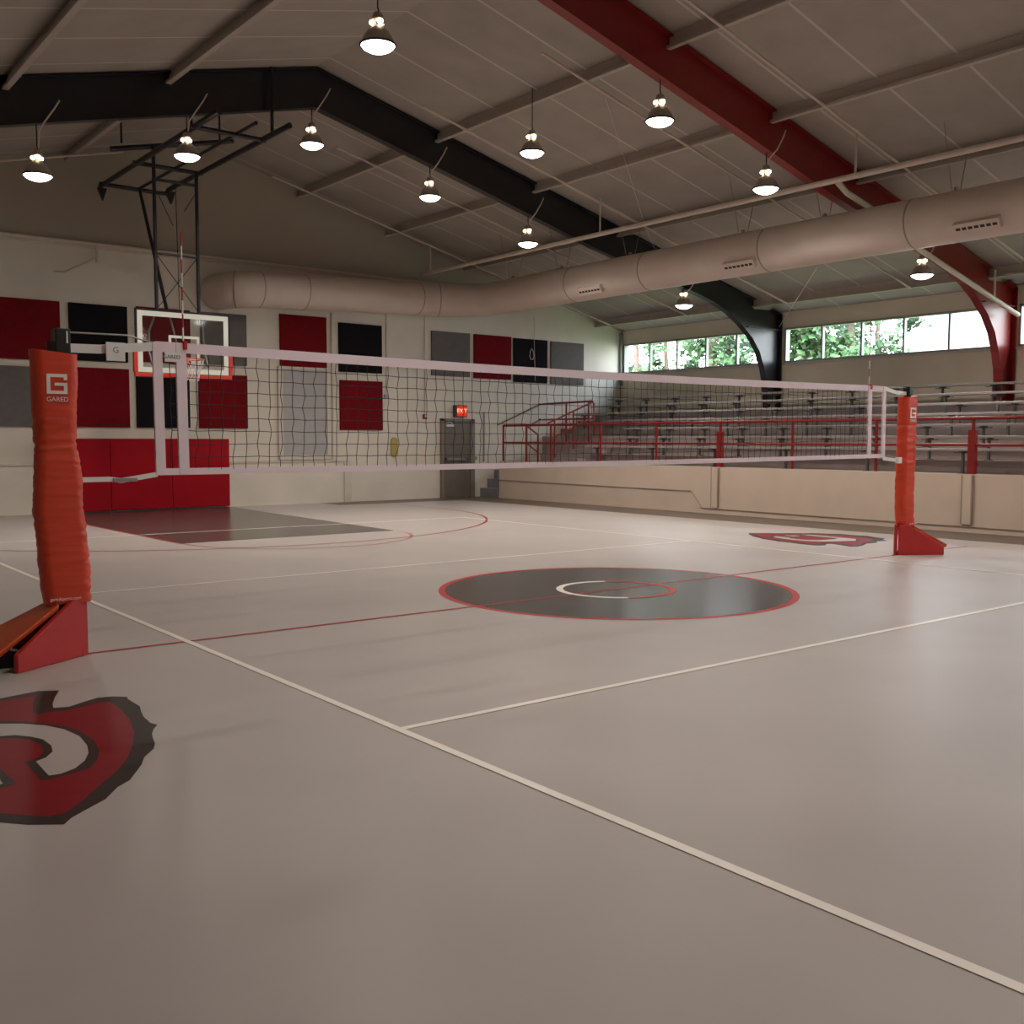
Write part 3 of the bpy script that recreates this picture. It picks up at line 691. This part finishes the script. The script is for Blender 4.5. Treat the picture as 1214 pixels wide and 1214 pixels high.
r.box(4.47, 4.63, 11.83, 11.985, 3.03, 3.05); r.box(4.45, 4.65, 11.965, 11.985, 2.93, 3.1); r.bar((4.48, 11.83, 3.04), (4.5, 11.97, 2.95), .02); r.bar((4.62, 11.83, 3.04), (4.6, 11.97, 2.95), .02)
rim = part(r, 'rim', M['rim'], bs)
n_ = MB(); nn = 12
prof = [(.225, 0), (.205, -.10), (.165, -.2), (.14, -.3), (.125, -.4)]
for i in range(4):
    for k in range(nn):
        a0 = 2*PI*(k+.5*(i % 2))/nn
        for s in (-1, 1):
            a1 = a0+s*PI/nn
            n_.tube([(RC[0]+prof[i][0]*math.cos(a0), RC[1]+prof[i][0]*math.sin(a0), RC[2]+prof[i][1]), (RC[0]+prof[i+1][0]*math.cos(a1), RC[1]+prof[i+1][0]*math.sin(a1), RC[2]+prof[i+1][1])], .0055, n=4, cap=False)
part(n_, 'hoop_net', M['hoopnet'], rim)
FZ = 6.7; P1, P2 = 4.06, 4.88; PY = 12.06
for x in (P1, P2):
    part(tube([(x, PY, 3.98), (x, PY, FZ-.05 if x == P2 else 7.05)], .036), 'drop_pole', M['black_steel'], bs)
part(tube([(P1, PY, 5.05), (P2, PY, 5.05)], .022, n=8), 'cross_bar', M['black_steel'], bs)
part(tube([(P1, PY, FZ-.28), (P2, PY, FZ-.28)], .03, n=8), 'cross_bar', M['black_steel'], bs)
for x in (3.80, 5.0):
    part(tube([(x, 14.45 if x < 4 else 13.9, FZ), (x, 8.3, FZ)], .05), 'frame_rail', M['black_steel'], bs)
for y in (14.25, 12.2, 9.35):
    part(tube([(3.72, y, FZ), (5.06, y, FZ)], .042), 'cross_bar', M['black_steel'], bs)
part(tube([(4.53, 14.25, FZ), (4.29, PY+.1, 4.0)], .035), 'brace', M['black_steel'], bs)
part(tube([(4.53, 14.25, FZ+.03), (4.55, 8.6, FZ+.03)], .03, n=8), 'brace', M['black_steel'], bs)
part(tube([(3.5, 12.14, 7.0), (3.5, 12.14, zroof(3.5)-.02)], .02, n=6), 'ceiling_hanger', M['black_steel'], bs)
part(tube([(5.4, 12.14, 7.36), (5.4, 12.14, zroof(5.4)-.02)], .02, n=6), 'ceiling_hanger', M['black_steel'], bs)
for a, c in (((P1, PY, 5.05), (P2, PY, 4.0)), ((P2, PY, 5.05), (P1, PY, 4.0)), ((P1, PY, 6.3), (P1+.35, PY, 5.6)), ((P2, PY, 6.3), (P2-.25, PY, 5.9)), ((4.47, PY, 6.4), (4.5, PY, 4.0))):
    part(tube([a, c], .008, n=5), 'stay_cable', M['black_steel'], bs)
# mounting pipes up to the purlins
part(tube([(3.3, 12.14, 6.86), (5.67, 12.14, 7.42)], .048), 'mount_pipe', M['black_steel'], bs)
for x, y in ((3.8, 9.5), (5.0, 8.95)):
    part(tube([(x, y, FZ), (x, y, zroof(x)-.02)], .03, n=8), 'ceiling_hanger', M['black_steel'], bs)
# bent arms behind the glass
for x, sx in ((3.95, 1), (5.05, -1)):
    part(tube([(x, BY+.05, 2.95), (x, BY+.22, 3.2), (x+.02*sx, BY+.25, 3.6), (x+.08*sx, BY+.14, 3.85), (x+.11*sx if sx > 0 else P2, PY, 4.0)], .022, n=8), 'support_arm', M['graym'], bs)
part(tube([(4.32, PY+.1, 4.0), (4.45, BY+.12, 3.4), (4.5, BY+.04, 3.05)], .02, n=8), 'support_arm', M['graym'], bs)
e = MB(); e.prism([(3.72, FZ-.05), (3.9, FZ-.05), (3.82, FZ-.3)], 'y', 14.35, 14.43); part(e, 'end_plate', M['black_steel'], bs)
e = MB(); e.prism([(4.9, FZ-.05), (5.1, FZ-.05), (5.02, FZ-.3)], 'y', 13.75, 13.85); part(e, 'end_plate', M['black_steel'], bs)

# ------------------------------------------------------------------ volleyball net
net = thing('volleyball_net', (4.5, 0, 1.27), 'volleyball net with white tapes stretched across the court', 'volleyball net')
def ztop(x): return 2.245-.03*math.sin(PI*min(max(x/9, 0), 1))
def zbot(x): return 1.27+.045*(x/9)*(1 if x > 0 else 0)-.015*math.sin(PI*min(max(x/9, 0), 1))
def ribbon(pts, h, t=.012, wave=0.):
    m = MB(); vs = []
    for i, (x, y, z) in enumerate(pts):
        vs += [(x, y-t/2, z), (x, y+t/2, z), (x, y+t/2, z-h), (x, y-t/2, z-h)]
    fs = []
    for i in range(len(pts)-1):
        for k in range(4): fs.append((4*i+k, 4*i+(k+1) % 4, 4*i+4+(k+1) % 4, 4*i+4+k))
    fs += [(3, 2, 1, 0), tuple(4*(len(pts)-1)+k for k in range(4))]
    m.add(vs, fs); return m
xs = [-.2+9.55*i/60 for i in range(61)]
part(ribbon([(x, .004*math.sin(5*x), ztop(x)) for x in xs], .075), 'top_tape', M['tape'], net)
part(ribbon([(x, .006*math.sin(4*x), zbot(x)+.045) for x in xs], .05), 'bottom_tape', M['tape'], net)
for x, w in ((-.185, .07), (-.01, .075), (9.0, .075), (9.33, .06)):
    m = MB(); m.add([(x-w/2, -.012, ztop(x)-.005), (x+w/2, -.012, ztop(x)-.005), (x+w/2+.01, -.012, zbot(x)), (x-w/2+.01, -.012, zbot(x)),
                     (x-w/2, .012, ztop(x)-.005), (x+w/2, .012, ztop(x)-.005), (x+w/2+.01, .012, zbot(x)), (x-w/2+.01, .012, zbot(x))],
                    [(0, 1, 2, 3), (7, 6, 5, 4), (0, 4, 5, 1), (1, 5, 6, 2), (2, 6, 7, 3), (3, 7, 4, 0)])
    part(m, 'side_tape', M['tape'], net)
m = MB()
nx = 93; nz = 9
def kink(i, j): return .008*math.sin(i*1.7+j*2.3)+.006*math.sin(j*3.1+i*.7)
gx = [-.09+9.06*i/(nx-1) for i in range(nx)]
def pz(x, t): return zbot(x)+.03+(ztop(x)-.06-zbot(x)-.03)*t
for i, x in enumerate(gx):
    m.tube([(x+(kink(i, j) if 0 < j < 9 else 0)-(.012 if j < 2 else 0), 0, pz(x, j/9)) for j in range(10)], .003, n=4, cap=False)
for j in range(1, 9):
    m.tube([(x+kink(i, j), 0, pz(x, j/9)+.003*math.sin(i*2.1)) for i, x in enumerate(gx)], .0026, n=4, cap=False)
part(m, 'net_mesh', M['string'], net)
# straps and cables to the posts
part(ribbon([(-.88, -.02, 2.19), (-.6, -.01, 2.195), (-.2, 0, 2.238)], .062), 'top_strap', M['white'], net)
part(ribbon([(-.86, -.04, 1.262), (-.55, -.02, 1.262), (-.47, -.015, 1.25), (-.38, 0, 1.262), (-.2, 0, 1.29)], .035), 'bottom_strap', M['white'], net)
part(box(-.53, -.36, -.04, -.015, 1.225, 1.25), 'buckle', M['graym'], net)
part(tube([(-.86, 0, 2.27), (-.4, 0, 2.275), (-.18, 0, 2.225)], .006, n=6), 'net_cable', M['graym'], net)
part(ribbon([(9.34, 0, 2.24), (9.6, 0, 2.2), (9.86, 0, 2.19)], .05), 'top_strap', M['white'], net)
part(ribbon([(9.34, 0, 1.325), (9.62, -.02, 1.30)], .045), 'bottom_strap', M['white'], net)
part(box(9.62, 9.7, -.06, -.01, 1.235, 1.315), 'buckle', M['white'], net)
part(tube([(9.3, 0, 2.235), (9.86, 0, 2.24)], .006, n=6), 'net_cable', M['graym'], net)
tg = part(box(-.56, -.43, -.05, -.035, 2.085, 2.215), 'tag', M['white'], net, label='white tag with gray print')
text_mesh('G', .06, 'lettering', M['ink'], tg, Matrix.Translation((-.495-4.5, -.051, 2.16-1.27)) @ RX90)
ft = part(box(-.135, -.035, -.022, -.012, 2.1, 2.17), 'tag', M['white'], net, label='white sleeve printed GARED')
text_mesh('GARED', .04, 'lettering', M['ink'], ft, Matrix.Translation((-.085-4.5, -.023, 2.135-1.27)) @ RX90)
# antennas
for x, lb in ((.02, 'red and white striped antenna standing up from the net, near the left post'), (9.01, 'red and white striped antenna standing up from the net, near the right post')):
    a = thing('net_antenna', (x, -.02, 1.3), lb, 'antenna', 'net antennas')
    w = MB()
    zt = 3.06; n = 10
    for k in range(n):
        z1 = zt-.1*k; w.tube([(x, .022, z1), (x, .022, z1-.1)], .0065, n=8, mi=k % 2)
    part(w, 'antenna_rod', [M['ant_red'], M['ant_white']], a)
    part(box(x-.012, x+.012, -.03, .03, ztop(x)-.05, ztop(x)+.012), 'clip', M['ant_red'], a)

# ------------------------------------------------------------------ net posts
def rounded(w, d, r, n=4):
    pts = []
    for cx, cy, a0 in ((w/2-r, d/2-r, 0), (-w/2+r, d/2-r, PI/2), (-w/2+r, -d/2+r, PI), (w/2-r, -d/2+r, 1.5*PI)):
        for i in range(n+1): a = a0+PI/2*i/n; pts.append((cx+r*math.cos(a), cy+r*math.sin(a)))
    return pts
def post(px, s, name, label, prof, seed):
    """s=+1: base runs towards -x (left post); s=-1 mirrored"""
    rnd = random.Random(seed)
    root = thing(name, (px, 0, 0), label, 'net post', 'padded net posts')
    part(tube([(px, 0, .05), (px, 0, 2.2)], .045, n=16), 'steel_pole', M['black'], root)
    cap = MB(); cap.box(px-.0, px+.10, -.06, .06, 2.1, 2.29) if s > 0 else cap.box(px-.045, px+.045, -.05, .05, 2.14, 2.26)
    cp = part(cap, 'pole_top', M['black'], root, .008)
    if s > 0: text_mesh('1', .12, 'numeral', M['white'], cp, Matrix.Translation((.075, -.062, 2.225)) @ RX90)
    # padding: stacked rings following the sagging, wrinkled sleeve
    m = MB(); rings = []; n = 230
    creases = [(rnd.uniform(.42, 1.7), rnd.uniform(-.5, .5), rnd.choice((-1, 1)), rnd.uniform(.002, .006), rnd.uniform(.008, .014)) for _ in range(9 if s > 0 else 7)]
    creases += [(1.50, .12, 1, .008, .013), (1.46, -.2, -1, .006, .013), (1.0, .3, 1, .007, .012), (.93, -.2, -1, .005, .012), (.62, .4, 1, .008, .012), (.5, .32, 1, .008, .012)] if s > 0 else []
    for i in range(n+1):
        z = .385+(2.125-.385)*i/n
        for (za, xa, wa), (zb, xb, wb) in zip(prof, prof[1:]):
            if za <= z <= zb:
                t = (z-za)/(zb-za); t = t*t*(3-2*t); xc = xa+(xb-xa)*t; w = wa+(wb-wa)*t
        fold = 1
        ring = []
        for k, (x, y) in enumerate(rounded(w, .165, .07, 7)):
            th = math.atan2(y, x); cs, sn = math.cos(th), math.sin(th)
            q = .012*noise.noise(Vector((cs*.8+seed, sn*.8, z*7)))+.008*noise.noise(Vector((cs*1.3, sn*1.3+seed, z*21+cs*2)))+.006*noise.noise(Vector((cs*1.6, sn*1.6, z*46+sn*5+seed)))
            for z0, sl_, sd_, dp_, wd_ in creases:
                fade = min(1, max(0, .5+sd_*x/(w*.6)))
                q -= dp_*fade*(math.exp(-((z-z0-sl_*x)/wd_)**2)-.55*math.exp(-((z-z0-.028-sl_*x)/(wd_*1.3))**2))
            if z > 1.75: q *= .45
            ring.append((px+xc+x+q*.8*cs, y+q*.8*sn, z+.03*(x/w)*(1 if i == n else 0)*-s))
        rings.append(ring)
    N = len(rings[0])
    vs = [p for r_ in rings for p in r_]
    fs = [(i*N+k, i*N+(k+1) % N, (i+1)*N+(k+1) % N, (i+1)*N+k) for i in range(n) for k in range(N)]
    m.add(vs, fs, 0, True); m.add(rings[-1], [tuple(range(N))], 0); m.add(rings[0], [tuple(range(N))[::-1]], 0)
    pad = part(m, 'pad_sleeve', M['post_pad'], root)
    # printed emblem: square G with an inner bar, then the name below
    cx, yy, cz = prof[-1][1]+.0, -.166, 1.90
    lg = MB()
    bars_ = []
    def rr(x0, x1, z0, z1): bars_.append((x0, x1, z0, z1))
    rr(-.044, .066, .052, .074); rr(-.068, -.044, -.062, .074); rr(-.044, .066, -.062, -.040); rr(.044, .066, -.040, -.006); rr(-.016, .066, -.006, .014)
    rr(.044, .066, .034, .052)
    sub = []
    def wrapx(dx): a = max(0, abs(dx)-.03); return .0825+.007-(.0 if abs(dx) < .085 else .01)
    for bx in bars_:
        for i in range(6):
            xa, xb = bx[0]+(bx[1]-bx[0])*i/6, bx[0]+(bx[1]-bx[0])*(i+1)/6
            v0 = [(px+cx+x, -wrapx(x)+o, cz+z) for o in (0, .012) for x, z in ((xa, bx[2]), (xb, bx[2]), (xb, bx[3]), (xa, bx[3]))]
            lg.add(v0, [(0, 1, 2, 3), (7, 6, 5, 4), (0, 4, 5, 1), (1, 5, 6, 2), (2, 6, 7, 3), (3, 7, 4, 0)])
    part(lg, 'emblem', M['logo_white'], pad, label='white square letter G emblem')
    t_ = text_mesh('GARED', .044, 'lettering', M['logo_white'], pad, Matrix.Translation((cx, 0, cz-.10)) @ RX90)
    for q in t_.data.vertices: q.co.z += wrapx(q.co.x)
    t_ = text_mesh('garedsports.com', .03, 'lettering', M['logo_white'], pad, Matrix.Translation((prof[0][1], 0, .424)) @ RX90)
    for q in t_.data.vertices: q.co.x -= .035*s; q.co.z += wrapx(q.co.x)+.014
    # base: two splayed side pads and a sloping padded cover between them
    def X(x): return px+s*x
    base = part(box(min(X(-.55), X(.12)), max(X(-.55), X(.12)), -.07, .07, .0, .05), 'base_plate', M['black'], root)
    for sy in (-1, 1):
        a = Vector((X(.16), sy*-.0+sy*.02, 0)); c = Vector((X(-.38), sy*.36, 0)); d = (c-a).normalized(); nn = Vector((-d.y, d.x, 0))*.02
        vs = []
        for off in (-1, 1):
            o_ = nn*off
            vs += [a+o_, c+o_, c+o_+Vector((0, 0, .12)), a+d*.13+o_+Vector((0, 0, .41)), a+o_+Vector((0, 0, .405))]
        q = MB(); q.add(vs, [(0, 1, 2, 3, 4), (9, 8, 7, 6, 5)]+[(i, i+5, (i+1) % 5+5, (i+1) % 5) for i in range(5)])
        part(q, 'side_pad', M['base_pad'], root, .008)
    q = MB()
    top = [(X(-.04), -.125, .40), (X(-.04), .125, .40), (X(-.5), .355, .135), (X(-.5), -.355, .135)]
    q.add(top+[(x, y*.96, z-.05) for x, y, z in top], [(0, 1, 2, 3), (7, 6, 5, 4), (0, 4, 5, 1), (1, 5, 6, 2), (2, 6, 7, 3), (3, 7, 4, 0)])
    part(q, 'base_cover', M['cover_pad'], root, .015)
    q = MB(); q.box(min(X(-.58), X(-.2)), max(X(-.58), X(-.2)), -.16, .16, .002, .09); part(q, 'ballast', M['black'], root)
    return root
# profile rows: z, centre offset, width
post(-.9, 1, 'net_post', 'near net post with sagging orange red padding and splayed red base', [(.385, .045, .31), (.6, .035, .33), (.84, .02, .335), (1.05, .0, .33), (1.25, .005, .315), (1.38, .0, .295), (1.52, -.005, .275), (1.68, -.005, .285), (1.95, .0, .30), (2.125, -.005, .31)], 1)
post(9.9, -1, 'net_post', 'far net post with orange red padding standing before the half wall', [(.385, .03, .28), (.5, 0, .30), (.8, -.01, .31), (1.3, -.01, .31), (1.7, -.005, .305), (2.0, 0, .30), (2.125, 0, .30)], 5)

# ------------------------------------------------------------------ outdoors beyond the windows
b = MB(); b.box(XR+.3, 70, -30, 60, -.6, -.5)
g = b.build('lawn', M['grass'], kind='structure')
def tree(x, y, h, label, cz0, cr, nl, seed, tr=.16):
    rnd = random.Random(seed)
    root = thing('tree', (x, y, -.5), label, 'tree', 'trees outside the windows')
    part(tube([(x, y, -.5), (x+.1, y, h*.4), (x-.05, y+.1, h*.8), (x, y, h)], [tr*1.2, tr, tr*.8, tr*.3], n=10), 'trunk', M['bark'], root)
    br = MB()
    for k in range(8):
        a = rnd.uniform(0, 2*PI); z = cz0+(h-cz0)*rnd.random()*.8
        br.tube([(x, y, z), (x+cr*.7*math.cos(a), y+cr*.7*math.sin(a), z+rnd.uniform(-.1, .5))], [tr*.3, .015], n=5)
    part(br, 'branches', M['bark'], root)
    lf = MB()
    cl = [(rnd.uniform(0, 2*PI), cr*math.sqrt(rnd.random()), cz0+(h+.6-cz0)*rnd.random(), rnd.uniform(.25, .6)) for _ in range(26)]
    for k in range(nl):
        a, rad, z, s = rnd.choice(cl)
        c = Vector((x+rad*math.cos(a)+rnd.gauss(0, s*.5), y+rad*math.sin(a)+rnd.gauss(0, s*.5), z+rnd.gauss(0, s*.45)))
        u = Vector((rnd.gauss(0, 1), rnd.gauss(0, 1), rnd.gauss(0, 1))).normalized()*rnd.uniform(.09, .17); w = u.orthogonal().normalized()*u.length*.7
        lf.add([c-u, c+w, c+u, c-w], [(0, 1, 2, 3)])
    part(lf, 'foliage', M['leaf'], root)
tl = [(27, 14.2, 'leafy tree far outside the corner end of the corner window'), (33.5, 13.0, 'tree outside the second pane of the corner window'), (27, 11.3, 'thick trunked tree outside the middle of the corner window'),
      (33.5, 10.4, 'tree seen just before the black column'), (27, 9.5, 'tree hidden mostly by the black column'),
      (27, 8.3, 'thick trunked tree at the black column end of the middle window'), (33.5, 7.8, 'full tree outside the first panes of the middle window'), (27.5, 6.95, 'tree outside the third pane of the middle window'), (34.5, 6.2, 'tree whose crown meets the white shed roof')]
for i, (x, yw, lb) in enumerate(tl):
    y = -7.55+(yw+7.55)*(x+2.83)/21.93
    tree(x, y, 7.4+.4*math.sin(i*2), lb, 3.0, 1.45, 2300, 20+i, .24 if 'thick' in lb else .13)
sh = thing('white_shed', (33, 8.5, -.5), 'white gabled shed glaring outside the window by the red column', 'shed')
part(box(30.5, 36, 5.0, 12.1, -.5, 4.45), 'wall', M['shed'], sh)
q = MB(); q.prism([(4.7, 4.4), (12.4, 4.4), (8.55, 8.2)], 'x', 30.4, 36.1); part(q, 'roof', M['shed'], sh)

# ------------------------------------------------------------------ world, sun, camera
w = bpy.data.worlds.new('sky'); S.world = w; w.use_nodes = True; nt = w.node_tree
bg = nt.nodes['Background']; tcw = nt.nodes.new('ShaderNodeTexCoord'); sp = nt.nodes.new('ShaderNodeSeparateXYZ'); rmp = nt.nodes.new('ShaderNodeValToRGB')
rmp.color_ramp.elements[0].position = 0; rmp.color_ramp.elements[0].color = (.95, 1, 1, 1)
rmp.color_ramp.elements[1].position = .8; rmp.color_ramp.elements[1].color = (.55, .75, 1, 1)
nt.links.new(tcw.outputs['Generated'], sp.inputs[0]); nt.links.new(sp.outputs['Z'], rmp.inputs[0]); nt.links.new(rmp.outputs[0], bg.inputs[0])
bg.inputs[1].default_value = 10
sd = bpy.data.lights.new('sun', 'SUN'); sd.energy = 6; sd.angle = .02; sd.color = (1, .95, .88)
so = bpy.data.objects.new('sun', sd); COL.objects.link(so); so.rotation_euler = (math.radians(18), math.radians(-22), 0)

cam = bpy.data.cameras.new('camera'); co = bpy.data.objects.new('camera', cam); COL.objects.link(co)
co.location = (-2.83358, -7.54798, 1.52627); co.rotation_euler = (1.5011459, -.0021847, -.6687636)
cam.sensor_fit = 'HORIZONTAL'; cam.sensor_width = 36; cam.lens = 36*1214.113/1214; cam.clip_end = 300
S.camera = co
S.view_settings.view_transform = 'Standard'; S.view_settings.look = 'None'; S.view_settings.gamma = 1
S.view_settings.use_curve_mapping = False
S.view_settings.exposure = 0.2
